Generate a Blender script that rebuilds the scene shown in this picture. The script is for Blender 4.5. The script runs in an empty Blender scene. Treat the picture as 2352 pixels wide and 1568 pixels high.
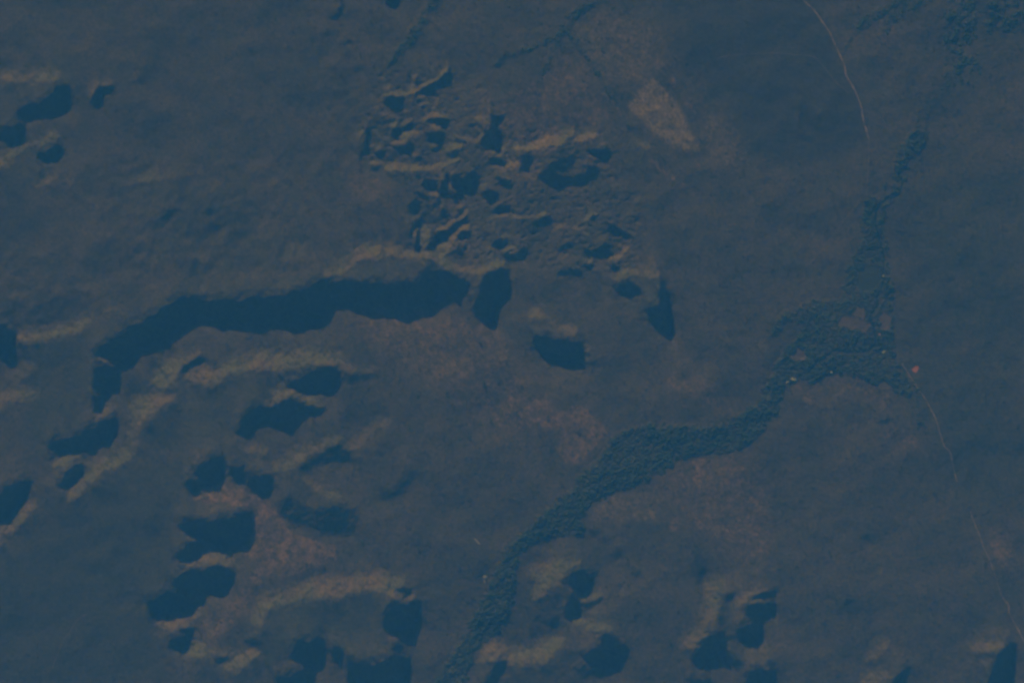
import bpy, math, random
import numpy as np
C = bpy.context.scene
R = math.radians
# ---------------------------------------------------------------- frame of the place
M = 5.0                       # metres per map unit; the map is 2352 x 1568 units
SUN_EL, SUN_AZ = 20.0, 20.0   # sun low, from the upper left of the map
LENS = 85.0
ALT = 2352*M*LENS/36.0
# ---------------------------------------------------------------- camera
cam = bpy.data.cameras.new('camera'); camo = bpy.data.objects.new('camera', cam)
C.collection.objects.link(camo)
camo.location = (0, 0, ALT); camo.rotation_euler = (0, 0, 0)
cam.lens = LENS; cam.sensor_width = 36; cam.clip_start = 10; cam.clip_end = 400000
C.camera = camo
# ---------------------------------------------------------------- world, sun, exposure
w = bpy.data.worlds.new('World'); C.world = w; w.use_nodes = True
nt = w.node_tree; nt.nodes.clear()
sky = nt.nodes.new('ShaderNodeTexSky'); sky.sky_type = 'NISHITA'; sky.sun_disc = False
sky.sun_elevation = R(SUN_EL); sky.sun_rotation = R(-SUN_AZ)
bg = nt.nodes.new('ShaderNodeBackground'); bg.inputs[1].default_value = 0.05
wo = nt.nodes.new('ShaderNodeOutputWorld')
nt.links.new(sky.outputs[0], bg.inputs[0]); nt.links.new(bg.outputs[0], wo.inputs[0])
sd = bpy.data.lights.new('sun', 'SUN'); sd.energy = 3.75; sd.angle = R(0.55); sd.color = (1.0, 0.97, 0.905)
so = bpy.data.objects.new('sun', sd); C.collection.objects.link(so)
so.rotation_euler = (R(90-SUN_EL), 0, R(180+SUN_AZ))
C.view_settings.view_transform = 'Standard'; C.view_settings.look = 'None'
C.view_settings.gamma = 1; C.view_settings.exposure = -0.12
# ---------------------------------------------------------------- haze
HTOP = ALT + 200.0
def haze():
    hx = 110000.0
    v = [(x, y, z) for x in (-hx, hx) for y in (-hx, hx) for z in (-260.0, HTOP)]
    f = [(0,1,3,2),(4,6,7,5),(0,4,5,1),(2,3,7,6),(0,2,6,4),(1,5,7,3)]
    me = bpy.data.meshes.new('haze'); me.from_pydata(v, [], f); me.update()
    o = bpy.data.objects.new('haze', me); C.collection.objects.link(o)
    m = bpy.data.materials.new('haze'); m.use_nodes = True; n = m.node_tree; n.nodes.clear()
    pv = n.nodes.new('ShaderNodeVolumePrincipled'); out = n.nodes.new('ShaderNodeOutputMaterial')
    pv.inputs['Color'].default_value = HAZE_COL
    pv.inputs['Absorption Color'].default_value = (1, 1, 1, 1)
    pv.inputs['Density'].default_value = HAZE_TAU/ALT
    pv.inputs['Anisotropy'].default_value = 0.0
    n.links.new(pv.outputs[0], out.inputs['Volume'])
    me.materials.append(m); o['kind'] = 'stuff'
    o['label'] = 'thin blue haze lying over the whole plain'; o['category'] = 'haze'
HAZE_COL = (0.018, 0.155, 1.0, 1.0); HAZE_TAU = 0.95
C.cycles.filter_width = 2.9
# ---- traced slopes: S = falls away from the sun, L = faces it
FEAT = '''
L 0 0 .7 0,690 250,710 420,670 560,670 560,710 470,745 300,745 0,735
S 0 0 1 160,1040 200,985 300,945 360,960 440,900 540,800 640,785 655,840 630,930 520,1030 420,1075 260,1095 180,1090
S 0 0 1 -60,1210 0,1205 70,1175 130,1160 170,1120 225,1150 235,1200 180,1280 100,1300 0,1270 -60,1270
L 0 0 .3 560,740 630,740 640,770 560,775
L 0 0 .5 860,780 960,750 1040,735 1055,765 960,800 880,850 840,900 800,880
S 0 0 .9 800,950 860,920 870,850 920,800 1050,785 1060,830 960,850 935,900 930,950 880,975
L 0 0 .3 1270,600 1360,555 1360,590 1290,615
L 0 0 .3 1215,720 1290,670 1300,700 1230,745
S 0 0 .6 1215,755 1290,710 1340,725 1300,765
L 0 0 .7 180,1310 370,1290 440,1230 545,1215 540,1260 440,1310 370,1340 240,1350 120,1430 50,1500 0,1540 -80,1560 -80,1440 0,1440 90,1380
S 0 0 .9 330,1440 340,1390 430,1390 500,1340 575,1335 575,1400 520,1460 400,1480
S 0 1 .7 370,0 410,0 410,40 350,110 290,120 280,90 350,80
L 0 1 .5 300,125 380,120 440,80 540,30 545,50 460,110 400,145 310,150
L 0 1 .3 600,60 700,90 740,60 660,130 630,160 620,110
L 0 1 .4 1220,110 1330,65 1480,70 1480,90 1340,100 1240,125
S 0 1 .55 1490,370 1560,340 1640,320 1620,370 1570,420 1470,500 1370,530 1360,500 1500,410
L 0 1 .2 1450,740 1560,660 1640,650 1560,780 1480,860 1400,850
S 0 1 .6 1870,410 1890,360 1960,310 1990,300 1960,360 1900,415
L 0 1 .3 1850,360 1880,310 1950,250 1960,270 1900,330 1860,380
S 0 1 .6 1880,530 1950,490 2050,480 2000,540 1960,560
S 0 1 .45 1750,950 1770,870 1780,800 1820,790 1800,880 1780,950
L 0 1 .25 1800,880 1850,760 1940,760 1950,800 1900,860 1820,920
L 0 1 .4 2010,850 2060,860 2090,890 2020,880
S 0 1 .4 790,1140 850,1060 850,1150 830,1170
L 0 1 .4 960,1290 1020,1250 1100,1240 1090,1270 970,1320
L 0 1 .7 100,1568 110,1530 200,1500 380,1475 560,1460 680,1440 780,1370 850,1320 880,1330 780,1440 700,1500 400,1545 130,1568
S 0 1 1 -80,1410 60,1415 100,1450 155,1490 110,1568 70,1640 30,1665 -80,1660
S 0 1 1 870,1690 920,1620 1000,1568 1130,1510 1170,1430 1290,1400 1420,1310 1500,1250 1600,1200 1700,1155 1800,1160 1900,1190 2000,1185 2230,1185 2352,1150 2632,1150 2772,1100 2952,1020 3112,1010 3252,1025 3502,1035 3602,1060 3722,1015 3822,1035 3862,1000 3912,920 4052,910 4152,940 4312,1030 4312,1060 4252,1110 4212,1120 4152,1110 4072,1130 4012,1180 3962,1250 3832,1255 3722,1325 3602,1275 3432,1275 3282,1225 3182,1200 3072,1215 2992,1310 2912,1350 2772,1390 2602,1370 2432,1355 2352,1400 2100,1400 1950,1395 1820,1335 1700,1400 1600,1480 1480,1568 1400,1588 1270,1628 1200,1718 1100,1758 1030,1728
L 1 1 .7 600,930 700,920 900,790 850,740 950,700 1100,685 1250,690 1380,730 1560,730 1680,760 1720,800 1800,860 1950,880 2100,880 2170,850 2200,810 2290,830 2290,890 2200,900 2060,950 1930,930 1800,930 1700,870 1600,800 1500,810 1380,800 1200,790 1080,815 920,830 800,960 640,980
S 1 1 1 2095,960 2200,920 2250,890 2330,910 2330,1100 2290,1130 2190,1200 2170,1300 2200,1370 2160,1385 2080,1340 1990,1290 2000,1200 2050,1130 2060,1050
S 1 1 .5 200,900 210,820 240,700 265,690 260,760 225,860 200,930 160,910
L 1 1 .35 230,860 330,700 360,690 330,800 260,880 240,980 190,990
S 1 1 .4 600,910 630,850 640,870 620,910
S 1 0 .8 780,-40 805,-40 800,80 760,150 750,180 680,180 740,130 780,60
S 1 0 .9 1190,-60 1310,-60 1310,0 1290,30 1250,50 1200,25
S 1 0 .8 820,400 850,360 890,370 870,400 840,410
L 1 0 .3 820,350 880,340 870,355 825,362
S 1 0 .6 820,490 830,455 850,455 850,495
L 1 0 .3 750,260 820,250 800,275 750,275
S 1 0 .4 940,630 990,600 1000,620 960,640
S 1 0 .7 790,750 820,710 835,730 820,770
L 1 0 .4 650,1080 690,1070 700,1100 660,1110
S 1 0 .7 640,1110 700,1110 730,1125 680,1140
L 1 0 .4 1670,380 1720,370 1720,400 1680,395
S 1 0 .6 1660,400 1720,400 1700,430 1670,420
L 1 0 .9 1130,870 1250,860 1360,850 1440,820 1560,760 1670,700 1730,630 1775,605 1770,630 1720,690 1600,770 1480,830 1390,875 1300,885 1200,880
S 1 0 1 1180,885 1300,890 1380,885 1460,850 1560,800 1700,710 1760,650 1780,620 1800,700 1760,750 1680,800 1580,860 1440,870 1370,900 1350,960 1270,975 1170,965 1200,920
L 1 0 .5 1430,820 1430,740 1450,690 1480,670 1490,690 1460,740 1450,800
S 1 0 .6 1450,780 1460,720 1485,690 1490,740 1495,790
L 1 0 .4 1600,640 1620,640 1640,670 1610,665
L 1 0 .4 1220,770 1260,780 1270,830 1220,840 1160,850 1170,830
L 1 0 .5 1480,900 1530,870 1545,880 1520,905
S 1 0 .7 1460,915 1530,905 1560,900 1530,935 1470,935
L 1 0 .6 1490,960 1580,935 1590,950 1520,970
S 1 0 .8 1490,985 1570,965 1600,965 1540,1000
L 1 0 .4 1620,1000 1650,940 1680,900 1670,950 1640,1010
S 1 0 .5 1650,990 1670,950 1680,980 1655,1010
L 1 0 .5 1140,1035 1200,1035 1260,1060 1310,1080 1290,1100 1240,1070 1160,1055
L 1 0 .4 1350,1010 1420,1015 1400,1035 1350,1030
L 1 0 .6 1340,1120 1400,1085 1440,1090 1400,1130 1340,1150
S 1 0 .9 1330,1175 1420,1130 1460,1140 1450,1170 1400,1190 1340,1190
S 1 0 .6 1230,1110 1280,1090 1270,1130
L 1 0 .6 1220,1160 1260,1130 1290,1130 1270,1180 1230,1175
S 1 0 .9 1240,1240 1250,1190 1300,1170 1330,1195 1310,1240 1260,1255
L 1 0 .7 1310,1260 1360,1200 1470,1205 1490,1225 1420,1250 1340,1275
L 1 0 .8 1240,1310 1280,1285 1380,1290 1370,1315 1270,1320
S 1 0 1 1240,1340 1370,1330 1420,1290 1450,1310 1450,1370 1400,1405 1300,1390
L 1 0 .9 1530,1095 1600,1040 1660,1035 1680,1055 1740,1065 1780,1050 1760,1080 1690,1080 1620,1065 1570,1090
S 1 0 1 1560,1110 1600,1085 1690,1090 1770,1080 1780,1110 1750,1145 1650,1130 1580,1125
L 1 0 .6 1590,1145 1640,1145 1660,1170 1700,1165 1690,1200 1640,1200
S 1 0 1 1570,1220 1640,1205 1740,1225 1730,1260 1690,1300 1590,1305 1570,1290
L 1 0 .7 1590,1330 1640,1310 1690,1310 1680,1325 1620,1345
S 1 0 .8 1580,1370 1640,1345 1700,1345 1680,1370 1620,1390
S 1 0 .9 1000,1200 1030,1170 1050,1200 1030,1300 1020,1400 990,1440 960,1470 940,1460 960,1390 990,1360 1000,1290
L 1 0 .5 910,1260 950,1220 960,1190 1010,1180 990,1230 940,1270
L 1 0 .2 1060,1180 1100,1180 1200,1260 1220,1290 1160,1280 1110,1230
L 1 0 .5 1090,1360 1130,1330 1150,1350 1130,1370
S 1 0 .9 1080,1395 1150,1385 1195,1380 1180,1440 1150,1465 1110,1450
L 1 0 .5 1430,1430 1490,1400 1480,1430 1450,1450
S 1 0 .8 1450,1470 1480,1430 1520,1430 1520,1480
L 1 0 .7 1030,1500 1060,1480 1140,1490 1130,1510 1060,1510
S 1 0 .8 1030,1520 1120,1530 1140,1568 1080,1568
L 1 0 .7 1180,1530 1300,1490 1420,1520 1560,1530 1680,1500 1750,1490 1860,1440 1870,1470 1780,1520 1620,1560 1480,1568 1200,1568
L 1 0 .6 1740,1360 1830,1320 1940,1320 1900,1340 1860,1370 1800,1390 1750,1400
S 1 0 .8 1770,1420 1860,1380 1880,1380 1840,1430 1780,1440
L 1 0 .6 1780,1240 1860,1250 1940,1270 2020,1300 2060,1240 2070,1210 2080,1250 2050,1310 1990,1310 1890,1280
S 1 0 .4 1800,1270 1900,1290 1940,1310 1860,1310
L 1 0 .5 2000,1080 2070,1040 2080,1080 2130,1080 2130,1110 2070,1120
L 1 0 .4 2130,1020 2200,1050 2280,1045 2240,1060 2160,1045
S 1 0 1 2150,1055 2280,1050 2260,1090 2220,1110 2210,1200 2230,1280 2200,1320 2130,1350 2060,1330 2060,1290 2100,1230 2100,1190 2160,1190 2170,1120
S 1 0 .6 2140,960 2180,930 2180,970
L 1 0 .4 2120,940 2160,900 2170,920 2140,950
S 1 0 .3 1910,1150 2000,1140 2010,1180 1960,1170
L 1 0 .7 2100,1370 2180,1360 2260,1330 2330,1300 2300,1340 2260,1380 2260,1440 2220,1430 2150,1390
S 1 0 .9 2180,1380 2200,1350 2240,1330 2240,1370 2210,1395
S 1 0 1 2140,1450 2200,1450 2280,1470 2300,1470 2280,1520 2210,1500 2150,1490
L 1 0 .7 2160,1520 2230,1510 2300,1500 2351,1470 2360,1530 2290,1550 2200,1540
S 1 1 .9 1510,130 1550,60 1600,80 1690,70 1660,150 1600,180 1540,160
S 1 1 1 1450,190 1510,185 1560,220 1620,235 1590,260 1520,240 1460,215
S 1 1 1 1700,100 1740,80 1760,140 1760,210 1700,230 1670,190
S 1 1 1 1790,60 1850,30 1900,60 1940,50 1980,0 2030,0 2030,100 2000,170 1920,160 1830,160 1790,120
S 1 1 .9 1780,200 1850,200 1920,200 1890,250 1830,260 1780,240
S 1 1 1 2080,220 2120,170 2180,180 2230,210 2210,260 2130,265
S 1 1 .9 2180,60 2250,50 2290,80 2351,100 2351,170 2280,140 2220,100
L 1 1 .6 1650,170 1690,120 1720,60 1725,100 1690,170
L 1 1 .7 1760,90 1780,110 1830,175 1930,170 1920,195 1840,200 1780,160
L 1 1 .5 1560,195 1640,180 1700,240 1640,235
L 1 1 .5 2040,130 2090,110 2130,120 2080,170 2050,180
S 1 1 .8 1400,380 1420,300 1450,260 1500,280 1480,350 1450,380
L 1 1 .5 1420,440 1480,400 1520,370 1500,420 1440,470
S 1 1 .8 1410,560 1430,490 1520,430 1540,380 1530,440 1500,500 1450,520 1430,620
L 1 1 .8 1440,620 1450,540 1490,520 1500,540 1470,580 1460,640
S 1 1 1 1480,600 1490,550 1510,550 1500,600 1500,740 1460,745 1465,680
L 1 1 .5 1505,700 1510,560 1540,510 1600,520 1600,600 1570,690
S 1 1 .7 1700,400 1705,350 1730,330 1740,370 1715,420
L 1 1 .5 1690,360 1700,320 1720,310 1710,350 1700,380
L 1 1 .6 1830,320 1880,300 1940,300 1880,320 1840,350
S 1 1 .5 1840,350 1900,330 1930,340 1890,370 1850,370
L 1 1 .8 1640,540 1720,510 1790,450 1850,440 1900,400 1930,350 1950,360 1920,410 1840,460 1780,520 1700,550 1650,565
S 1 1 1 1640,600 1700,560 1780,530 1830,470 1910,430 1950,400 1940,460 1890,480 1830,550 1760,590 1700,620 1650,615
S 1 1 1 1580,700 1590,660 1630,640 1660,660 1640,710
L 1 1 .8 1660,740 1680,680 1760,630 1830,550 1890,500 1950,490 1960,520 1880,570 1810,660 1780,720 1700,810 1680,800
S 1 1 1 1850,600 1890,560 1990,540 1960,590 1890,620 1840,640
L 1 1 .6 1840,660 1900,620 1950,620 1900,650 1850,680
S 1 1 .8 1890,710 1920,680 1950,700 1910,735
L 1 1 .6 2150,430 2230,390 2351,370 2351,400 2250,430 2160,440
S 1 1 .9 2160,380 2230,330 2300,310 2340,320 2340,360 2250,380 2180,390
L 1 1 .5 2110,310 2180,320 2240,280 2230,310 2170,340
S 1 1 1 2150,670 2220,630 2300,620 2310,660 2250,690 2180,690
L 1 1 .5 2220,600 2300,590 2351,570 2351,600 2230,615
L 1 1 .6 2100,660 2150,700 2200,720 2190,750 2150,730
L 1 1 .5 2250,740 2290,700 2351,670 2400,700 2380,740
S 1 1 .8 2260,770 2351,750 2450,700 2500,730 2470,800 2400,830 2280,820
L 1 1 .3 940,280 1050,240 1150,230 1190,190 1240,120 1240,150 1190,220 1100,260
S 1 1 .5 1030,30 1120,50 1090,70
L 1 1 .4 1000,10 1100,15 1150,30 1060,30
L 2 0 .75 0,1340 120,1330 280,1260 430,1250 560,1190 570,1220 500,1290 420,1340 320,1350 240,1380 100,1370 0,1390
L 2 0 .8 560,1310 620,1230 780,1215 790,1240 740,1270 640,1290
L 2 0 .6 800,1320 880,1310 890,1325 840,1340
L 2 0 .4 800,1280 840,1265 830,1285
S 2 0 .9 80,1440 130,1410 180,1430 200,1480 170,1510 150,1568 60,1568
S 2 0 1 680,1390 740,1350 800,1370 880,1350 910,1380 880,1450 810,1460 770,1440 720,1410
S 2 0 .45 260,1568 360,1500 480,1440 600,1420 560,1520 480,1568
S 2 0 .9 730,1480 800,1470 770,1500
S 2 1 1 230,30 330,0 450,40 620,60 680,0 700,-50 760,-30 820,0 760,50 680,90 600,120 500,135 400,120 330,80 240,70
L 2 0 .7 700,1420 780,1445 760,1460 710,1440
L 2 0 .5 750,1500 830,1490 800,1520
L 2 0 .7 150,1530 190,1490 230,1480 200,1530 160,1560
L 2 0 .6 0,1510 50,1460 60,1490 10,1550
L 2 0 .6 1090,1270 1120,1270 1170,1330 1270,1320 1270,1345 1180,1350 1120,1310
S 3 0 .6 305,960 330,960 320,1040 310,1150 285,1150 300,1050
S 3 0 .7 400,1190 440,1120 480,1050 500,1070 450,1160
L 3 0 .5 440,1020 480,1020 460,1050
L 3 0 .5 250,1090 290,1070 280,1110
S 3 0 .4 250,1240 380,1250 480,1280 400,1290 310,1280
S 3 0 .5 450,770 490,760 480,790
L 3 0 .4 430,740 470,740 450,760
S 2 1 .9 185,480 260,440 310,410 370,410 365,480 290,480 200,500
L 2 1 .7 0,390 60,420 200,420 260,380 310,370 320,400 180,440 20,430
L 2 1 .5 340,560 380,510 470,480 460,510 390,540
L 2 1 .5 550,500 600,510 640,550 600,545 560,545
L 2 1 .5 650,560 690,560 710,590 660,575
L 2 1 .7 620,460 690,410 770,380 780,400 690,450
S 2 1 1 690,450 740,410 790,400 800,415 740,455
S 2 1 1 870,490 930,485 960,520 1100,580 1090,610 1020,605 960,565 900,530
S 2 1 .8 430,740 450,690 520,655 620,670 560,700 480,715
S 2 1 1 640,730 660,710 740,720 820,700 860,660 930,690 880,710 940,750 930,775 850,780 760,770 680,760
L 2 1 1 870,820 900,790 960,780 1010,720 1050,680 1080,690 1040,750 980,800 910,830
L 2 1 .8 650,830 690,800 730,810 710,835
S 2 1 1 660,870 700,845 755,850 750,880 700,900
S 2 1 1 890,880 930,840 990,880 970,910 920,910
S 2 1 .5 400,940 450,900 550,895 640,910 650,950 600,965 420,965
S 2 1 .35 740,930 800,920 830,1000 820,1120 790,1130 800,1030
L 2 1 .7 940,1010 990,930 1060,895 1180,910 1280,910 1370,920 1340,980 1220,975 1100,955 1040,980 960,1020
S 2 1 .8 910,1040 970,1070 1040,1010 1090,1000 1140,1050 1210,1120 1080,1140 1000,1120 960,1110
S 2 1 1 1350,1010 1400,1000 1420,1080 1440,1180 1450,1280 1470,1420 1450,1480 1380,1450 1280,1370 1230,1300 1270,1250 1330,1265 1350,1230
L 2 1 .15 1100,1150 1340,1000 1340,1240 1100,1230
L 2 1 .9 150,1350 200,1290 240,1280 300,1330 290,1350 220,1355
L 2 1 .7 320,1380 380,1390 450,1430 500,1420 590,1440 600,1490 560,1500 470,1450 350,1410
S 2 1 1 190,1520 300,1520 420,1545 540,1560 620,1568 650,1620 655,1740 560,1760 450,1750 350,1720 260,1680 220,1600
S 2 2 .6 660,180 760,180 830,210 780,240 680,220
L 2 2 .4 660,70 720,60 720,85 670,92
L 2 2 .5 660,165 730,170 730,185 670,185
L 0 2 .8 870,140 940,130 1040,160 1080,190 1030,205 950,180
S 0 2 1 870,250 930,215 1085,215 1080,300 1070,390 1000,400 950,410 980,450 950,465 870,455 855,420 870,350
S 0 2 1 840,520 880,500 945,500 940,600 900,640 850,650 870,570
L 0 2 .5 860,470 950,470 940,490 870,488
L 0 2 .6 860,680 900,640 980,600 1060,610 990,660 900,710
S 0 2 1 410,960 450,920 560,895 680,890 760,830 880,780 960,720 1070,670 1070,730 1050,830 1000,890 880,930 800,990 700,1000 560,1020 470,1000
L 0 2 .8 460,1130 540,1070 620,1040 700,1030 760,1010 860,950 970,920 890,970 780,1010 700,1080 620,1130 520,1150
S 0 2 .6 430,1080 450,1050 500,1060 500,1090
S 0 2 .5 740,1070 770,1030 830,1010 960,950 940,970 850,1010
S 0 2 1 500,1310 560,1270 600,1190 660,1150 700,1110 770,1130 750,1220 700,1280 630,1340 600,1350
L 0 2 .65 620,1400 640,1320 720,1270 790,1230 850,1110 950,1090 1050,1050 1130,1000 1200,1000 1260,1020 1200,1070 1060,1170 950,1170 900,1250 800,1330 700,1430 620,1470
S 0 2 .6 550,1420 600,1400 600,1440 560,1450
S 0 2 1 -80,1430 0,1410 60,1330 150,1290 240,1265 300,1280 240,1370 220,1420 170,1480 110,1568 50,1620 0,1650 -80,1690
L 0 2 .4 240,1370 270,1340 340,1320 300,1370
S 0 2 .5 260,1430 320,1380 330,1410 280,1450
L 0 2 .65 110,1568 170,1480 260,1460 350,1490 300,1540 260,1580 220,1650 150,1740 0,1820 -60,1830 -60,1690 0,1660 60,1620
S 0 2 .5 0,1800 70,1770 130,1770 30,1810
L 0 2 .5 0,1830 70,1830 0,1890
S 0 2 .35 80,150 200,80 290,100 300,160 210,200 100,190
L 0 2 .3 90,290 170,230 260,180 340,200 320,280 200,340
S 0 2 .35 170,380 300,290 400,290 260,370 220,400
L 0 2 .4 -60,430 130,450 330,450 330,520 250,550 80,540 0,620 -60,640
L 0 2 .7 1420,300 1500,200 1600,150 1700,150 1830,95 1850,100 1750,170 1660,250 1620,320 1600,400 1470,430 1380,420 1400,350
S 0 2 .8 1640,290 1680,230 1760,180 1830,130 1880,140 1840,190 1760,230 1680,290
L 0 2 .65 1680,310 1760,250 1850,260 1960,260 2060,220 2140,160 2300,180 2352,110 2502,120 2752,90 3002,90 3152,130 3172,200 3072,210 2952,220 2752,230 2552,265 2352,250 2220,290 2080,310 2020,370 1930,410 1790,380
S 0 2 .7 1470,440 1560,440 1620,400 1620,450 1560,470 1500,465
L 0 2 .65 1170,620 1280,530 1450,480 1500,500 1620,500 1610,530 1500,560 1400,660 1310,750 1270,800 1180,780 1240,690
L 0 2 .25 1150,800 1250,780 1290,820 1260,950 1180,940
S 1 2 1 -200,830 -150,790 -110,700 -50,620 0,595 140,595 220,560 330,510 400,560 480,580 560,600 640,610 620,650 540,655 470,650 370,670 290,700 240,740 160,740 60,730 0,750 -50,810 -80,860 -150,860
L 1 2 .6 -200,850 -130,880 -60,890 -70,905 -130,900
S 1 2 .6 -150,930 -100,915 -50,930 -80,950
L 1 2 .5 -140,990 -50,965 40,960 110,1000 80,1035 -40,1030
S 1 2 1 280,410 340,370 440,310 560,250 640,225 730,240 790,280 740,350 680,430 620,455 550,450 470,465 380,440
S 1 2 .65 780,290 860,310 1000,300 1170,285 1200,290 1100,330 960,345 880,370 800,350
L 1 2 .65 150,480 210,440 290,430 400,470 500,510 600,560 630,600 560,590 460,560 390,520 300,500 200,560 100,590 60,590 170,530
S 1 2 .4 130,300 200,310 150,360
L 1 2 .4 820,210 860,215 890,250 1100,250 1170,270 980,290 880,290 810,270
L 1 2 .6 130,1100 220,1130 300,1080 400,990 520,960 640,920 740,870 780,880 700,950 600,1000 480,1040 420,1100 350,1150 260,1190 190,1190
L 1 2 .4 820,970 880,930 960,880 1060,800 1120,720 1230,710 1240,740 1120,790 1040,860 960,960 880,1000
S 1 2 .7 400,1140 470,1070 570,1020 700,960 780,970 860,1030 930,1080 870,1110 750,1120 640,1115 540,1120 470,1160 420,1190
L 1 2 .5 420,1260 530,1300 640,1360 760,1390 830,1430 780,1445 660,1430 560,1370 440,1290
S 1 2 .4 1100,1290 1160,1350 1210,1380 1290,1370 1370,1200 1450,1180 1520,1190 1440,1300 1380,1390 1300,1450 1220,1480 1150,1440
S 1 2 .85 0,1210 60,1210 170,1230 150,1310 110,1380 40,1390 -60,1360 -110,1300 -40,1220
S 1 2 .75 -250,1160 -150,1150 -100,1140 -110,1270 -200,1290
S 0 2 1 1690,1310 1740,1260 1830,1250 1790,1180 1850,1140 1920,1110 1940,1060 2060,1060 2070,1110 2040,1180 2000,1290 1980,1310 1900,1310 1860,1340 1820,1380 1740,1370
L 0 2 .4 1740,1430 1850,1400 2000,1290 2000,1330 1960,1420 1820,1450
S 1 2 .5 200,1520 300,1420 400,1460 480,1540 600,1510 730,1500 860,1530 950,1560 960,1620 870,1780 700,1770 480,1720 300,1660 220,1600
S 1 3 .6 520,0 640,-60 850,-30 880,80 860,190 740,200 640,140 500,60
S 0 3 1 1640,110 1750,70 1880,70 1960,90 2050,50 2160,40 2220,0 2320,-10 2320,100 2290,180 2280,270 2200,285 2120,280 2060,300 1950,285 1850,250 1760,190 1660,150
L 0 3 .8 1680,190 1780,210 1850,260 1780,255 1700,225
S 0 3 1 1590,420 1650,370 1690,340 1710,270 1840,270 1860,310 1820,400 1740,435 1650,435
L 0 3 .8 1590,435 1740,450 1830,400 1900,360 1980,340 2080,370 2050,410 2130,450 2160,490 2100,500 2020,460 1900,490 1800,500 1700,480
S 0 3 1 1600,610 1680,550 1760,510 1870,530 1930,480 2010,480 2090,520 2180,550 2130,620 2080,690 2010,735 1950,710 1870,720 1830,740 1750,720 1650,740 1610,690
L 0 3 .5 1640,740 1720,750 1760,780 1820,800 1750,810 1690,780
S 0 3 1 1350,870 1360,810 1440,780 1530,730 1590,715 1660,760 1750,810 1860,820 1860,850 1780,860 1700,900 1600,925 1520,950 1430,930 1370,900
S 0 3 .8 1360,940 1450,930 1440,970 1390,980
L 0 3 .7 1400,990 1500,990 1590,940 1700,920 1830,930 1850,960 1760,1000 1700,1060 1600,1080 1500,1080 1440,1040
S 0 3 .9 1620,1090 1660,1065 1790,1070 1780,1110 1740,1150 1700,1130
S 0 3 1 1550,1190 1590,1160 1650,1135 1730,1160 1750,1190 1720,1240 1660,1270 1600,1255 1550,1240
L 0 3 .7 1590,1280 1700,1280 1760,1230 1850,1190 1900,1230 1960,1280 2100,1290 2060,1320 1950,1300 1870,1310 1800,1335 1700,1325
S 0 3 .8 1970,1340 2060,1320 2110,1320 2080,1360 2020,1390 1980,1370
L 0 3 .8 1990,1400 2100,1370 2200,1310 2330,1250 2400,1290 2330,1330 2260,1390 2150,1430 2060,1440
S 0 3 .65 2230,1170 2300,1170 2420,1170 2400,1240 2320,1250
L 1 3 .4 0,1080 60,1080 40,1110 0,1130
L 1 3 .5 -40,920 60,900 90,940 50,1060 -60,1010
L 1 3 .6 0,840 80,770 240,750 420,680 560,620 760,620 950,590 1150,570 1300,600 1370,600 1370,650 1290,700 1330,740 1400,790 1380,820 1270,770 1150,720 1020,700 900,730 720,790 640,780 540,755 420,790 200,850 110,900 80,950 0,960
S 1 3 .8 1290,710 1340,690 1450,700 1410,735 1340,735
L 1 3 .8 1390,820 1430,760 1440,720 1450,770 1420,810
S 1 3 1 1165,990 1200,920 1250,850 1330,820 1400,830 1450,790 1530,820 1490,870 1470,970 1430,1060 1370,1070 1280,1090 1200,1090 1170,1050
L 1 3 .8 1200,1120 1240,1100 1300,1110 1350,1160 1280,1160
S 1 3 .9 1250,1230 1280,1200 1340,1205 1340,1260 1270,1270
S 1 3 1 840,1340 910,1370 1000,1385 1100,1380 1200,1340 1270,1300 1420,1330 1410,1420 1380,1500 1390,1640 1000,1640 850,1600 830,1430
S 1 3 1 330,1280 370,1200 400,1165 500,1170 570,1130 620,1140 640,1200 610,1300 600,1380 500,1375 430,1360 370,1340 320,1310
S 1 3 .95 690,1240 740,1220 810,1240 790,1310 770,1390 710,1350 690,1300
S 1 3 1 190,1500 280,1500 370,1450 440,1450 520,1500 510,1640 200,1640
S 1 3 .5 1930,620 2020,570 2110,550 2130,570 2060,590
L 1 3 .6 2080,1210 2200,1200 2320,1220 2310,1340 2230,1330 2100,1370 2040,1360 2080,1290
S 1 3 .5 2100,1250 2160,1245 2130,1265
S 1 3 .5 2080,1320 2140,1315 2120,1330
S 1 3 1 2180,1400 2220,1350 2310,1350 2290,1420 2200,1540 2120,1620 2050,1640 2150,1480
L 2 3 .7 -60,1370 0,1290 100,1290 250,1230 380,1170 490,1150 460,1200 380,1300 330,1350 200,1380 60,1390
S 2 3 1 520,570 560,530 660,510 700,545 790,530 830,520 760,580 740,630 700,680 680,740 640,740 600,700 540,690 520,640
S 2 3 1 490,850 550,770 560,730 620,800 640,860 630,940 570,950 520,980 480,960
L 2 3 .5 540,700 600,700 630,720 570,720
L 2 3 .9 610,800 700,780 780,740 830,710 820,750 760,800 700,820
S 2 3 .8 650,830 740,810 800,770 850,770 840,800 780,840 700,870 640,870
L 2 3 .3 360,340 430,330 480,250 490,290 400,390 300,390 250,400
L 2 3 .6 130,570 300,500 400,430 560,420 640,440 580,490 500,520 460,580 430,640 360,660 320,720 270,780 200,810 170,760 220,680 300,640 200,600
S 2 3 .6 230,830 290,780 320,770 290,830 230,860 180,840
S 2 3 .6 150,990 240,950 290,940 240,1000
S 2 3 .7 310,1040 370,960 440,960 480,1000 430,1040 340,1080
L 2 3 .7 490,1000 550,950 620,955 740,1010 900,1020 900,1080 780,1080 680,1070 600,1040
S 2 3 .9 630,1320 700,1270 800,1220 830,1120 860,1090 930,1140 990,1180 1090,1250 1040,1310 960,1400 860,1430 760,1410 680,1370
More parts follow.
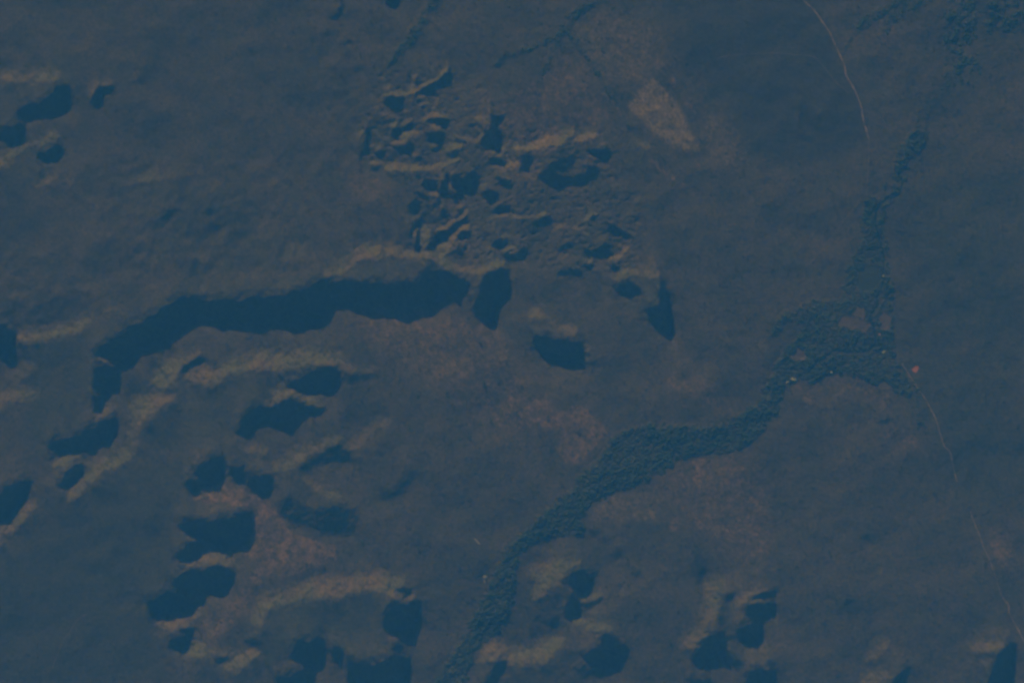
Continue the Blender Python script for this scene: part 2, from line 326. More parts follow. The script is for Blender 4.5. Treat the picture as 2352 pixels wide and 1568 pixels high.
L 2 3 .5 590,1340 640,1360 740,1410 800,1420 780,1440 690,1410
S 2 3 .6 570,1440 640,1400 720,1430 850,1470 810,1510 700,1510 600,1490
S 2 3 .3 370,1370 560,1310 620,1310 500,1370
S 2 3 .6 700,180 790,160 830,190 820,220 740,210
S 2 3 .6 830,270 850,230 880,220 870,270
S 2 3 .6 930,400 960,340 1000,370 1050,410 990,420
L 2 3 .6 980,445 1040,430 1030,460
S 2 3 .5 990,480 1050,480 1070,510 1030,510
S 2 3 .7 1080,550 1140,540 1200,555 1190,590 1130,580
L 2 3 .4 960,630 1000,610 1000,640
L 2 3 .3 930,790 1020,730 1110,740 1050,750
L 2 3 .5 1750,760 1800,620 1960,620 1990,700 1960,740 1900,760 1890,860 1870,960 1820,1060 1740,1140 1640,1260 1540,1260 1600,1130 1740,1020 1800,870
L 2 3 .6 1990,870 2090,780 2200,710 2351,680 2280,730 2190,790 2120,830 2040,880
S 2 3 .6 1950,800 1960,760 2040,740 2030,800 1990,840
S 2 3 .9 2190,780 2240,740 2350,720 2480,705 2420,740 2351,770 2260,785
L 2 3 .8 2190,790 2300,780 2380,790 2300,815 2190,810
S 2 3 1 2140,850 2180,825 2300,830 2400,815 2430,830 2420,920 2330,930 2240,950 2150,940
S 2 3 1 2060,1060 2120,1020 2240,1000 2300,1020 2290,1150 2260,1210 2170,1200 2080,1160
S 2 3 1 1630,1340 1700,1270 1740,1170 1800,1120 1950,1080 1940,1180 1950,1250 1880,1320 1780,1370 1700,1395
S 2 3 .55 1940,1330 2010,1290 2110,1350 2120,1420 2050,1430 1980,1390
L 2 3 .4 1880,1320 1970,1260 2020,1200 2010,1250 1910,1330
S 2 3 1 1640,1540 1740,1530 1830,1530 1840,1640 1640,1640
S 2 3 .95 2150,1500 2230,1440 2351,1440 2430,1460 2420,1640 2140,1640
L 2 3 .4 2240,1320 2340,1330 2300,1400 2390,1420 2330,1430
S 2 3 .7 2320,1380 2400,1370 2420,1400 2370,1405
S 3 3 .45 400,780 440,740 560,750 640,780 500,790
S 3 3 .7 690,840 740,800 830,770 810,820 740,860
S 3 3 .5 380,910 430,900 430,925
S 3 3 .6 850,250 880,220 960,215 950,240
L 3 3 .5 900,1350 970,1280 1040,1210 1130,1150 1100,1200 1040,1280 1000,1340
S 3 3 .6 980,1440 1010,1340 1030,1320 1040,1350 1000,1440
L 3 3 .35 860,1640 860,1470 1050,1450 1180,1500 1240,1460 1100,1568 1050,1640
S 3 3 .9 1100,1600 1180,1500 1250,1430 1320,1410 1270,1500 1200,1640 1050,1640
L 3 3 .5 1860,1280 1870,1220 2000,1180 2150,1180 2160,1230 2070,1270 1970,1290
S 3 3 .7 1880,1340 1960,1290 2080,1270 2050,1310 1950,1340
L 3 3 .5 1930,1360 2040,1350 2040,1380 1960,1390
S 3 3 1 2080,1290 2150,1250 2200,1190 2260,1180 2280,1250 2260,1420 2220,1640 2000,1640 2050,1450
S 3 2 .8 1000,740 1080,715 1170,700 1120,735 1040,750
L 3 2 .4 1110,690 1160,680 1150,695
S 3 2 .4 930,620 1010,600 980,640
L 3 2 .3 820,570 950,550 960,565 850,580
L 3 2 .3 1010,640 1060,580 1080,530 1070,610
L 3 2 .3 600,490 660,470 700,400 730,400 700,460 640,500
'''
# ---- ground cover patches: W warm soil, P pale grass, G green (right-hand ones also paint in lens darkening), D burnt
PATCH = '''
P 2 0 .9 3 1060,980 1150,840 1270,740 1350,760 1430,860 1530,980 1620,1120 1640,1220 1700,1320 1740,1360 1700,1380 1560,1360 1420,1320 1300,1230 1200,1120 1130,1040
W 2 0 .8 3 1300,520 1350,520 1390,600 1340,640
W 2 0 .6 3 1350,350 1380,340 1410,470 1390,470
W 2 0 .8 3 1430,680 1470,690 1530,820 1490,820 1440,760
W 2 0 .6 4 1560,880 1650,940 1700,1040 1640,1010
W 2 0 .9 2 1560,1350 1650,1400 1730,1500 1740,1560 1720,1540 1680,1440 1570,1370
W 2 0 .9 3 1250,1460 1330,1480 1400,1568 1500,1640 1490,1660 1420,1620 1340,1560 1300,1500
W 2 1 .7 4 1500,70 1560,90 1650,170 1700,240 1660,200 1560,130
P 2 0 .28 14 700,100 850,50 1000,100 1300,300 1330,600 1280,730 1150,830 1000,750 850,700 700,500 640,250
W 2 0 .4 10 380,500 480,460 560,560 640,700 800,850 900,1100 760,1200 560,1180 330,1250 100,1320 0,1300 0,1050 130,950 250,780
P 2 0 .25 8 1740,1030 1880,1080 2050,1230 2180,1450 2180,1568 2000,1568 1850,1480 1760,1300
P 2 0 .8 1 830,830 850,850 920,910 915,925 840,865
W 2 0 .6 2 920,920 1000,1020 1015,1060 960,1010
G z z .0 1 0,0 1,0 1,1
D z z .75 14 1490,-40 1850,-40 1905,60 1940,150 1985,260 1990,330 1900,380 1750,350 1680,270 1620,200 1570,140 1530,60
W 2 2 .75 4 60,600 220,520 350,540 450,640 640,600 850,770 870,850 800,920 650,1100 500,1120 420,1000 400,850 250,750 120,700
W 2 2 .75 4 1600,1080 1720,1050 1800,1080 1830,1170 1740,1300 1640,1280
W z z .4 14 1480,1090 1600,1050 1720,1040 1770,1100 1770,1200 1740,1300 1660,1250 1560,1170
W 2 3 .55 8 1950,50 2100,0 2250,80 2351,300 2300,420 2200,300
W 2 3 .6 4 1430,140 1500,20 1560,40 1540,170 1450,170
W z z .35 20 900,690 1100,720 1250,900 1300,1000 1150,1000 950,850 780,740
W z z .4 12 1380,120 1240,420 1180,420 1100,300 1100,250 1220,200
W z z .3 14 800,380 900,420 900,480 860,480 780,450
W 3 3 .6 8 2040,160 2150,200 2250,320 2200,480 2100,480 2060,350
W z z .85 5 440,1145 480,1115 520,1105 560,1125 600,1145 640,1180 670,1230 720,1240 775,1260 770,1290 720,1300 660,1330 640,1320 600,1290 560,1270 580,1220 575,1170 530,1160 490,1150
W z z .5 8 540,1370 600,1290 640,1290 560,1400 480,1480 450,1450
W 3 2 .5 5 150,350 340,380 450,560 350,590 300,500 180,440
W 3 2 .35 10 600,280 720,260 900,340 1080,380 1150,560 1080,600 900,500 700,420 500,500 450,420
W 3 2 .3 10 1000,850 1200,780 1380,800 1380,1000 1000,1000
W 3 0 .3 10 950,200 1050,150 1200,300 1150,500 1000,420
W 2 2 .35 8 1430,280 1800,370 2050,650 1950,700 1700,500 1440,430
W 3 1 .3 6 400,620 480,600 540,680 440,700
W 3 1 .3 10 2100,450 2230,480 2250,600 2130,560
W 3 1 .3 10 1650,920 1750,950 1850,1080 1750,1150
P 2 2 .35 4 680,1568 720,1520 800,1500 900,1400 1250,1370 1300,1330 1400,1420 1300,1640 1000,1640 720,1640
G z z .5 8 70,800 200,755 380,690 440,640 650,640 760,620 1000,592 1060,640 1000,618 760,645 640,680 440,680 240,790 210,900 180,1000 60,1010 60,850
G z z .6 3 620,1400 700,1370 760,1372 850,1356 910,1385 890,1420 880,1450 900,1490 860,1518 800,1508 770,1480 700,1460 660,1500 600,1540 590,1470
G z z .7 10 330,1060 440,1060 400,1180 400,1400 340,1420 380,1568 -50,1568 -50,1300 130,1200 220,1120
G z z .5 8 440,880 600,860 620,890 640,930 540,1000 420,1040 300,1000 340,960
G z z .35 20 300,400 560,440 700,560 640,640 500,620 330,560
G z z .5 6 0,190 160,200 60,268 0,290 -60,290 -60,190
G z z .4 8 -40,350 140,320 120,400 60,440 -40,440
G z z .35 6 560,1440 560,1530 600,1530 610,1430
G 2 1 .5 6 1100,1150 1200,1010 1330,1000 1340,1240 1260,1250 1000,1270
G 2 0 .3 6 230,1480 420,1390 700,1340 700,1420 540,1568 250,1568
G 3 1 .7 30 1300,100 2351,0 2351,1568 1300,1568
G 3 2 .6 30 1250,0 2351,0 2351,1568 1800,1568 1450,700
D 3 1 .2 20 1000,1568 1400,900 2000,700 2351,1000 2351,1700
D z z .35 12 -40,440 100,450 110,520 40,560 -40,540
D z z .35 30 -60,1200 330,1060 420,1180 380,1568 -60,1568
'''
def zp(s): return [tuple(map(float, t.split(','))) for t in s.split()]
RIVER_WOOD = zp('2115,300 2120,340 2095,350 2070,400 2062,448 2028,462 2030,520 2035,600 2050,680 2046,760 2058,830 2085,870 2090,912 2062,905 2040,872 2000,882 1975,868 1950,855 1925,852 1890,868 1870,870 1830,868 1800,890 1790,930 1760,970 1730,1010 1690,1030 1640,1042 1600,1042 1560,1050 1540,1065 1500,1095 1440,1115 1400,1130 1348,1155 1335,1190 1342,1220 1280,1225 1230,1240 1190,1270 1185,1320 1175,1400 1140,1450 1092,1490 1072,1540 1060,1620 960,1640 1020,1530 1055,1475 1090,1410 1120,1360 1140,1290 1175,1240 1230,1200 1280,1150 1340,1090 1380,1050 1400,1010 1440,985 1500,975 1600,978 1660,975 1700,950 1740,930 1760,880 1790,820 1825,780 1850,752 1822,720 1850,698 1900,690 1935,680 1938,640 1955,600 1978,560 1982,480 1985,452 2020,458 2048,440 2058,390 2075,330 2090,300')
def strip(i, j, s, strength=1.0):
    out = []
    for t in s.split():
        a, b, c = map(float, t.split(',')); out.append((588*i+a/4, 392*j+b/4, c/4))
    return (strength, out)
STREAMS = [strip(2,0,'1000,-120,50 860,-20,50 730,40,60 600,90,80 520,190,100 440,320,50 300,375,45 150,445,45 0,490,40 -50,500,70 -140,580,50',.62),
  strip(2,0,'430,350,40 340,560,45 280,660,45 230,750,26',.5),
  strip(2,0,'500,300,60 640,430,40 720,580,40 800,700,24 850,840,18 940,900,26 1000,1010,18 1060,1140,26',.45),
  strip(1,0,'1660,-80,80 1640,0,80 1560,130,85 1470,270,100 1400,400,85 1330,440,60 1200,600,28',.65),
  strip(3,0,'1340,-60,60 1180,20,60 1080,90,50 960,150,100 870,220,90 780,320,30 720,430,24',.65),
  strip(3,0,'1240,1340,60 1200,1400,60 1190,1568,70 1215,1640,110',.7),
  strip(3,0,'1280,1340,90 1370,1310,110 1430,1240,90',.75),
  strip(3,0,'1940,200,26 2060,240,26 2200,270,26 2250,200,22',.9),
  strip(3,1,'1060,100,40 1080,260,40 1010,420,90 980,560,150',.6),
  strip(3,2,'900,150,120 1100,230,120 1250,420,80 1290,500,50',.5),
  strip(3,1,'-10,1540,60 60,1480,60 150,1340,60 260,1300,80',.6)]
STREAMS += [(.2, [(2110,310,34),(2125,250,26),(2160,200,24),(2195,150,30)]), (.4, [(2020,90,14),(2040,50,20),(2090,10,26),(2170,-30,30)]), (.2, [(2090,870,40),(2110,940,30),(2120,1000,16)])]
TOPWOOD = zp('2165,25 2200,5 2240,-60 2420,-60 2420,60 2310,68 2250,50 2228,48 2240,100 2238,185 2210,185 2190,140 2172,120 2168,80')
def tq(i, j, s): return [(588*i+a/4, 392*j+b/4) for a, b in zp(s)]
FIELDS = [tq(3,1,'620,1370 690,1325 770,1330 900,1380 950,1400 900,1480 760,1440 640,1410'),
  tq(3,1,'770,1320 810,1240 870,1255 885,1300 890,1370'),
  tq(3,1,'1010,1350 1060,1290 1120,1330 1110,1450 1080,1460 1010,1450'),
  tq(3,1,'810,900 870,905 930,865 1020,880 1035,1050 960,1095 860,1110 820,1030'),
  tq(3,2,'200,130 280,60 350,110 330,160 230,170'),
  tq(3,2,'1310,255 1330,228 1350,215 1378,232 1372,256 1352,286 1322,280'),
  tq(2,2,'1390,1000 1420,970 1460,985 1465,1020 1430,1040 1400,1030')]
FIELD_LABELS = ['long bare brownish field among the river woods', 'small bare field touching the north edge of the long field',
  'mottled bare field just east of the river bend', 'large green field on the west bank of the straight river reach',
  'dull clearing inside the woods where the river valley turns southwest', 'small bright red bare earth plot beside the trail east of the river',
  'small pale green clearing in the middle of the broad wooded valley']
CLEARINGS = [zp('1840,705 1960,620 2060,700 2040,760 2080,880 1960,850 1850,800'), zp('1960,480 2040,480 2040,620 1950,620'), tq(2,2,'960,900 1200,860 1380,940 1300,1060 1080,1120 960,1080')]
RIVER = tq(3,1,'1180,30 1230,100 1190,220 1080,262 1010,330 985,470 1020,620 1060,760 1060,850 1055,1000 1035,1090 1000,1130 1000,1230 975,1290 935,1340 960,1400 980,1480 985,1568')+tq(3,2,'960,40 900,90 760,95 620,85 520,150 430,210')
BADLANDS = zp('860,150 1040,150 1160,230 1180,300 1420,300 1420,420 1480,460 1450,620 1300,640 1180,600 1160,610 1000,600 930,570 930,470 960,420 850,400 820,300')
TRACKS = [
 ('road', 'main reddish dirt road winding down the upper right plain', 2.9, tq(3,0,'300,-60 330,0 420,90 490,180 560,290 610,400 660,510 700,600 720,700 790,820 850,970 880,1130 925,1270'), 1),
 ('track', 'faint straight track continuing south from the main road', 1.6, tq(3,0,'925,1270 920,1400 920,1568 912,1640 905,1770'), 0),
 ('track', 'thin pale track slanting southwest then south to the woods', 1.7, tq(3,1,'840,280 730,420 650,520 580,610 470,760 390,840 340,890 330,1050 310,1130 300,1250'), 0),
 ('track', 'faint curving track crossing the dark burnt plain', 1.3, tq(2,0,'1880,550 2000,510 2351,490 2480,490 2600,505 2760,520 2850,600 2960,740 3090,860'), 0),
 ('track', 'short faint track near the upper right edge', 1.6, tq(3,0,'1560,905 1600,950 1640,1000 1680,1050'), 0),
 ('track', 'thin track running off the right edge', 1.5, tq(3,0,'2130,1320 2240,1440 2300,1510 2351,1560 2420,1640'), 0),
 ('track', 'reddish track running southeast from the red earth plot', 1.9, tq(3,2,'1230,200 1300,310 1380,430 1440,520 1490,610 1540,710 1580,850 1620,960 1670,1010 1700,1130 1740,1290'), 1),
 ('track', 'thin reddish track in the lower right corner', 1.7, tq(3,3,'1860,-10 1870,30 1950,220 1975,300 2030,430 2100,620 2150,770 2210,850 2220,930 2290,1060 2351,1180 2400,1260'), 1),
 ('track', 'faint track crossing the dark plateau at lower left', 1.3, tq(0,3,'480,1430 520,1330 580,1180 640,1100 720,980 800,930'), 0)]
LANDFORMS = [
 ('escarpment', 'long dark shadowed escarpment sweeping across the left half', zp('-100,740 200,700 400,640 800,560 1000,560 1150,590 1190,600 1200,740 1080,760 1060,690 1000,740 850,760 700,770 560,760 440,760 290,850 210,830 -100,830')),
 ('badlands', 'maze of small sharp ridges and gullies at upper centre', BADLANDS),
 ('mesa', 'small square mesa with one solid dark shadow below it', zp('1190,690 1380,700 1400,860 1220,860 1180,760')),
 ('mesa', 'flat hill with a pointed shadow on its right side', zp('1380,600 1560,600 1570,780 1450,790 1380,700')),
 ('ridge', 'pale ridge running diagonally down from the left centre', zp('330,790 480,790 440,930 330,1060 140,1180 90,1180 100,980 200,900 210,820 330,850')),
 ('ridge', 'broad sunlit crest with dark shadowed hollows behind it', zp('410,790 800,790 930,850 900,900 760,1000 560,1030 520,1030 540,940 480,900 400,890')),
 ('hill', 'rounded low hills with soft shadows below the sunlit crest', zp('540,960 940,950 990,1180 840,1250 620,1250 560,1180')),
 ('spur', 'scalloped sandy spurs with a row of black shadows', zp('400,1030 650,1040 680,1150 620,1260 650,1390 600,1560 380,1520 320,1400 380,1150')),
 ('basin_rim', 'curved pale rim enclosing a smooth green basin', zp('640,1260 950,1290 990,1420 960,1620 600,1640 560,1500')),
 ('hill', 'hill with pale flanks just right of the lower forest', zp('1060,1200 1480,1200 1500,1640 1060,1640')),
 ('ridge', 'long smooth ridge with big shadows at lower right', zp('1540,1300 1860,1300 1860,1640 1540,1640')),
 ('hill', 'dark sided hill in the lower right corner', zp('1950,1420 2460,1420 2460,1660 1950,1660')),
 ('hill', 'dark shadowed cliffs at the left edge below the upper corner', zp('-100,150 230,150 230,450 -100,450')),
 ('hill', 'cliff with a deep shadow at the lower left edge', zp('-100,1080 110,1080 110,1290 -100,1290'))]
WOODS = [
 ('river_forest', 'dark green gallery forest following the river valley', zp('2130,280 2130,930 1700,1060 1340,1240 1200,1280 1120,1650 900,1650 1000,1500 1300,1080 1450,960 1700,930 1800,700 1960,540 2050,280')),
 ('stream_trees', 'thin lines of dark trees along forking streams at top centre', zp('1120,-100 1500,-100 1500,320 1120,320')),
 ('stream_trees', 'dark tree strip along the streambed at the top', zp('850,-100 1060,-100 1060,180 850,180')),
 ('woodland', 'patchy dark woodland in the upper right corner', zp('1900,-100 2460,-100 2460,270 1900,270')),
 ('woodland', 'remaining dark woods beside the upper river', zp('1700,250 2460,250 2460,1000 1700,1000'))]
def tp(i, j, s): return tq(i, j, s)
TREES = (tp(1,2,'1090,180 1370,210 1690,300 2220,355 2090,370 1480,480 1810,570 2160,560 2130,480 2290,730 2160,730 1960,870 2330,670 1750,470 2060,10 1170,590 2240,180')
 +tp(2,2,'35,650 60,680 85,405 140,840 555,1015 450,1205 350,970 610,820 1590,850 330,690 250,760 700,1000')
 +tp(2,3,'1450,1170 1420,120 990,660 1070,665 1120,920 650,190 1410,470 1150,800')
 +tp(3,3,'1990,480 1940,640 310,600')+tp(3,2,'2170,220 2160,350 1680,400 1290,480')+tp(1,3,'970,260 1590,290 1490,330 610,490 740,350 1860,490 1550,970 1430,1140')
 +tp(2,0,'1060,1140 1470,1140 1010,1470 800,190 830,450 1270,380 590,1150'))
HOUSES = []
def add_village():
    r = random.Random(3)
    def cl(i, j, s, white, labs, grp):
        for (x, y), lab in zip(tq(i, j, s), labs):
            HOUSES.append((x, y, r.uniform(13, 19), r.uniform(8, 11), r.uniform(-.6, .6), white, lab, grp))
    A = 'pale roofed house in the tight cluster at the forest edge, '
    cl(3,2,'225,338 238,334 250,342 243,354 228,352 212,346 256,356', 1, [A+q for q in ('upper left one', 'topmost one', 'upper right one', 'lower middle one', 'lower left one', 'leftmost one', 'lowest right one')], 'pale houses clustered at the forest edge')
    cl(3,2,'180,366 190,370 174,376', 1, ['pale house just left of the tight cluster, '+q for q in ('middle of three', 'nearest to the cluster', 'leftmost and lowest of three')], 'pale houses beside the main cluster')
    cl(3,2,'582,282 588,290', 1, ['pale house by the curved south edge of the woods, '+q for q in ('upper of two', 'lower of two')], 'pair of pale houses by the woods')
    cl(3,2,'1048,96 1058,102 1068,94', 1, ['pale house in the woods above the red earth plot, '+q for q in ('leftmost of three', 'middle of three', 'rightmost of three')], 'pale houses in the woods')
    cl(3,2,'1120,48 1124,60', 0, ['rusty roofed house on the wood edge above the red plot, '+q for q in ('upper of two', 'lower of two')], 'rusty roofed houses on the wood edge')
    cl(3,1,'1022,1502 1026,1516 1031,1532 1036,1546', 0, ['rusty roofed house in the short row beside the river, '+q for q in ('topmost', 'second from top', 'third from top', 'lowest')], 'row of rusty roofed houses by the river')
add_village()
ROCKS = [(1114, 1324, 22, 20, 9, .3, 'single bright whitish rock outcrop left of the lower forest', 1),
 (1113, 1334, 9, 26, 4, .1, 'dull grey rock slab trailing below the bright outcrop', 2),
 (1096, 1243, 9, 48, 3, .75, 'thin pale curved rock streak left of the forest bend', 3)]
KNOLLS = [zp('240,360 700,380 760,640 560,690 280,640 180,480'), zp('700,60 900,60 880,420 740,420'), zp('-60,560 260,620 200,760 -60,740'), zp('1380,380 1500,400 1480,600 1380,600')]
BAD_LOW = zp('990,440 1180,420 1420,450 1470,560 1440,630 1180,600 1010,590')
# ---------------------------------------------------------------- grid
ST = 2.0; MG = 104
NX = int((2352+2*MG)/ST); NY = int((1568+2*MG)/ST)
gx = -MG + ST*np.arange(NX); gy = -MG + ST*np.arange(NY)     # map units, y downwards
rng = np.random.default_rng(7)
def noise(lmin, lmax, seed, aniso=0.0, ang=0.0, p=1.0):
    r = np.random.default_rng(seed)
    f = np.fft.rfft2(r.standard_normal((NY, NX)))
    ky = np.fft.fftfreq(NY, ST)[:, None]; kx = np.fft.rfftfreq(NX, ST)[None, :]
    a = math.cos(ang)*kx+math.sin(ang)*ky; b = -math.sin(ang)*kx+math.cos(ang)*ky
    k = np.sqrt(a*a*(1+aniso)+b*b)+1e-9
    f *= np.exp(-(k*lmin*0.5)**2)*(1-np.exp(-(k*lmax*1.0)**2))/k**p
    n = np.fft.irfft2(f, s=(NY, NX)); return n/n.std()
def blur(a, s):
    if s <= 0: return a
    ky = np.fft.fftfreq(NY, ST)[:, None]; kx = np.fft.rfftfreq(NX, ST)[None, :]
    return np.fft.irfft2(np.fft.rfft2(a)*np.exp(-2*(math.pi*s)**2*(kx*kx+ky*ky)), s=(NY, NX))
wx = noise(10, 60, 1)*1.3; wy = noise(10, 60, 2)*1.3         # ragged edges
PX = gx[None, :]+wx; PY = gy[:, None]+wy
def raster(poly):
    """boolean mask of a map polygon, edges made ragged by the warp"""
    p = np.array(poly, float)
    x0, x1 = p[:, 0].min()-8, p[:, 0].max()+8; y0, y1 = p[:, 1].min()-8, p[:, 1].max()+8
    i0 = max(0, int((x0+MG)/ST)); i1 = min(NX, int((x1+MG)/ST)+2)
    j0 = max(0, int((y0+MG)/ST)); j1 = min(NY, int((y1+MG)/ST)+2)
    if i1 <= i0 or j1 <= j0: return None
    X = PX[j0:j1, i0:i1]; Y = PY[j0:j1, i0:i1]; ins = np.zeros(X.shape, bool)
    for k in range(len(p)):
        ax, ay = p[k]; bx, by = p[(k+1) % len(p)]
        if ay == by: continue
        c = ((ay > Y) != (by > Y)) & (X < (bx-ax)*(Y-ay)/(by-ay)+ax); ins ^= c
    return (j0, j1, i0, i1), ins
def pts(i, j, s):
    q = [tuple(map(float, t.split(','))) for t in s]
    if i == 'z': return q
    return [(588*int(i)+x/4, 392*int(j)+y/4) for x, y in q]
def smask(polys, s):
    m = np.zeros((NY, NX))
    for a, poly in polys:
        r = raster(poly)
        if r is None: continue
        (j0, j1, i0, i1), ins = r
        m[j0:j1, i0:i1] = np.maximum(m[j0:j1, i0:i1], a*ins)
    return blur(m, s)
def strip_poly(line):
    """line of (x, y, width) -> list of quads + discs"""
    out = []
    for (ax, ay, aw), (bx, by, bw) in zip(line, line[1:]):
        L = math.hypot(bx-ax, by-ay) or 1; nx, ny = -(by-ay)/L, (bx-ax)/L
        out.append([(ax+nx*aw/2, ay+ny*aw/2), (bx+nx*bw/2, by+ny*bw/2), (bx-nx*bw/2, by-ny*bw/2), (ax-nx*aw/2, ay-ny*aw/2)])
        out.append([(bx+bw/2*math.cos(t), by+bw/2*math.sin(t)) for t in np.linspace(0, 6.28, 9)[:-1]])
    return out
# ---------------------------------------------------------------- relief from the traced slopes
SH, LI = [], []
for ln in FEAT.strip().splitlines():
    t = ln.split(); (SH if t[0] == 'S' else LI).append((float(t[3]), pts(t[1], t[2], t[4:])))
dx, dy = math.sin(R(SUN_AZ)), math.cos(R(SUN_AZ))            # map direction in which light travels
BADM = smask([(1.0, BADLANDS)], 10)
def shift(a, n):
    return np.roll(np.roll(a, -int(round(n*dy/ST)), 0), -int(round(n*dx/ST)), 1)   # towards the sun
hard = [q for q in SH if q[0] > .72]; weak = [q for q in SH if q[0] <= .72]
S = np.maximum(smask(hard, 2.3)*(1-BADM)+smask(hard, 1.4)*BADM, smask(weak, 5.5)*(1-BADM)+1.2*smask(weak, 1.8)*BADM)
S = np.clip(S, 0, 1)
Lr = smask(LI, 1.6)
L1 = .62*smask(LI, 2.2)+.45*smask(LI, 8.0); L2 = 1.25*smask(LI, 1.3)+.15*smask(LI, 7.0)
ramp_l = np.zeros_like(Lr)
for n in range(2, 20, 2): ramp_l = np.maximum(ramp_l, shift(Lr, n)*.85*(1-n/21))      # slopes fade out at the foot
ramp_l = blur(ramp_l, 2.5)
L = np.maximum(L1, ramp_l*.8)*(1-BADM)+L2*BADM
var = .24*noise(10, 50, 51, p=.7, aniso=1, ang=-.3)+.14*noise(5, 16, 52, p=.3, aniso=1, ang=1.2)
L = L*(1+var*(1-.5*BADM))
pre = np.zeros_like(S); Sr = smask(hard, 1.0)
for n in range(2, 16, 2): pre = np.maximum(pre, shift(Sr, n)*(1-n/17))                # rounded shoulders above the shade
pre = blur(pre, 3.0)*.40*(1-BADM)*np.clip(1-2.2*Lr, 0, 1)
S = np.maximum(S, pre)
L = L*(1-np.clip(np.maximum(S-.4*pre, 0)*1.6, 0, 1))
TE = math.tan(R(SUN_EL))
KS, KL = 1.6*TE, .90
target = -KS*S + KL*L
ky = 2*math.pi*np.fft.fftfreq(NY, ST)[:, None]; kx = 2*math.pi*np.fft.rfftfreq(NX, ST)[None, :]
kd = kx*dx+ky*dy; kp = -kx*dy+ky*dx
EPS, LAM = 0.10, 1/70.0
den = kd*kd+EPS*kp*kp+LAM**2*1.0; den[0, 0] = 1
act = np.clip(np.maximum(S, L)*3, 0, 1)
g = target.copy()
for it in range(14):
    F = np.fft.rfft2(g); H = -1j*kd*F/den; H[0, 0] = 0
    d = np.fft.irfft2(1j*kd*H, s=(NY, NX))
    e = (target-d)*act
    e = np.where((S > .5) & (e > 0), e*0.15, e)               # steeper than asked is fine in shade
    g = g+0.8*e
h = np.fft.irfft2(H, s=(NY, NX))
fx = np.clip(np.minimum(gx+MG, 2352+MG-gx)/90, 0, 1)[None, :]; fy = np.clip(np.minimum(gy+MG, 1568+MG-gy)/90, 0, 1)[:, None]
fade = fx*fy; fade = fade*fade*(3-2*fade)
# ---------------------------------------------------------------- ground cover masks
PT = {'W': [], 'P': [], 'G': [], 'D': []}
cov = {k: np.zeros((NY, NX)) for k in PT}
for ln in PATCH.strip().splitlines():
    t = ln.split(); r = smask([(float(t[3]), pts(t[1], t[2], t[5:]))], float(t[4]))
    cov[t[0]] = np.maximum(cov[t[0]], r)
streak = noise(5, 40, 71, p=.7, aniso=3, ang=1.0); blot = noise(6, 30, 72, p=.6)
cov['P'] = blur(cov['P'], 3)
for k in 'WP': cov[k] = np.clip(cov[k]*(1+.24*streak+.22*blot)+.06*(cov[k] > .03)*streak, 0, 1.2)
forest_polys = [(1.0, RIVER_WOOD)]
for l in STREAMS: forest_polys += [(l[0], q) for q in strip_poly(l[1])]
rag = noise(9, 70, 13, p=.8); FM = smask(forest_polys[:1], 4.0)
FS = smask(forest_polys[1:], 2.2)*np.clip(.8+.35*rag, .15, 1.1)
edge_m = FM.copy(); FM = np.clip((FM-.5+.30*rag*(FM > .04))*2.6+.5, 0, 1)*(FM > .05); FM = np.maximum(FM, FS)
clear = smask([(1.0, q) for q in FIELDS], 1.0)
thin = smask([(.45, q) for q in CLEARINGS], 6); FM = FM*(1-clear)*(1-thin)
nz = noise(14, 90, 11); nz2 = noise(5, 30, 12)
TOPR = smask([(1.0, TOPWOOD)], 10)*np.clip(.30+.34*nz+.12*nz2, 0, .8)
FM = np.maximum(FM, TOPR)
# bushland grain (real small relief: bushes, hummocks), calmer towards the upper left
rough = np.clip(0.30+0.75*np.clip((gx[None, :]*0.8+gy[:, None]*0.75-300)/1100, 0, 1), .3, 1)
rough = rough*(1-.6*np.clip(cov['D'], 0, 1))
water_line = smask([(1.0, q) for q in strip_poly([(x, y, 9) for x, y in RIVER])], 1.5)
tracks_m = np.zeros((NY, NX))
grain = noise(4, 8, 21, p=0)*.085 + noise(6, 16, 27, p=.3)*.10 + noise(14, 50, 22, p=.6)*.11
big = noise(90, 500, 23, p=1.6)*2.4 + noise(40, 140, 25, p=1.2)*.25
hill = np.clip(np.maximum(S, L)*1.2, 0, 1)
flut = noise(7, 26, 24, aniso=3, ang=1.25, p=.7)*.42          # gullies running down the scarps
bad = smask([(1.0, BADLANDS)], 12)
bad2 = smask([(1.0, BAD_LOW)], 12)
rid = noise(10, 44, 26, p=.8, aniso=1.6, ang=-.30); rid = -np.abs(rid)*2.6+.8*rid; rid = blur(rid, 1.6)
soft = noise(22, 100, 29, p=1.0, aniso=.7, ang=-.35)*1.15+noise(10, 36, 53, p=.7, aniso=1, ang=.9)*.22         # rounded spurs on the hills
wide = blur(np.clip(np.maximum(S, L)*1.3, 0, 1), 14); wide = np.clip(wide*1.6, 0, 1)
knolls = smask([(.8, q) for q in KNOLLS], 22)*(noise(40, 150, 61, p=1.2, aniso=.5, ang=-.6)*1.0+noise(22, 70, 62, p=.9, aniso=1.2, ang=.9)*.05)
hh = h*fade + (knolls + grain*rough*(1-.5*hill) + big + flut*(hill*.55+bad*.15) + rid*(bad*.34+bad2*.10+wide*.10)*(1-.6*np.clip(S, 0, 1)) + soft*wide*(1-.65*np.clip(S*1.3, 0, 1)))*fade
hh = hh + blur(np.clip(FM, 0, 1), 2)*(2.2+1.1*np.clip(noise(9, 40, 81, p=.6), -1.5, 1.5))*fade   # wooded ground stands as an uneven canopy floor
hh = hh*(1-.0*water_line) - 1.2*blur(water_line, 2)
Z = hh*M
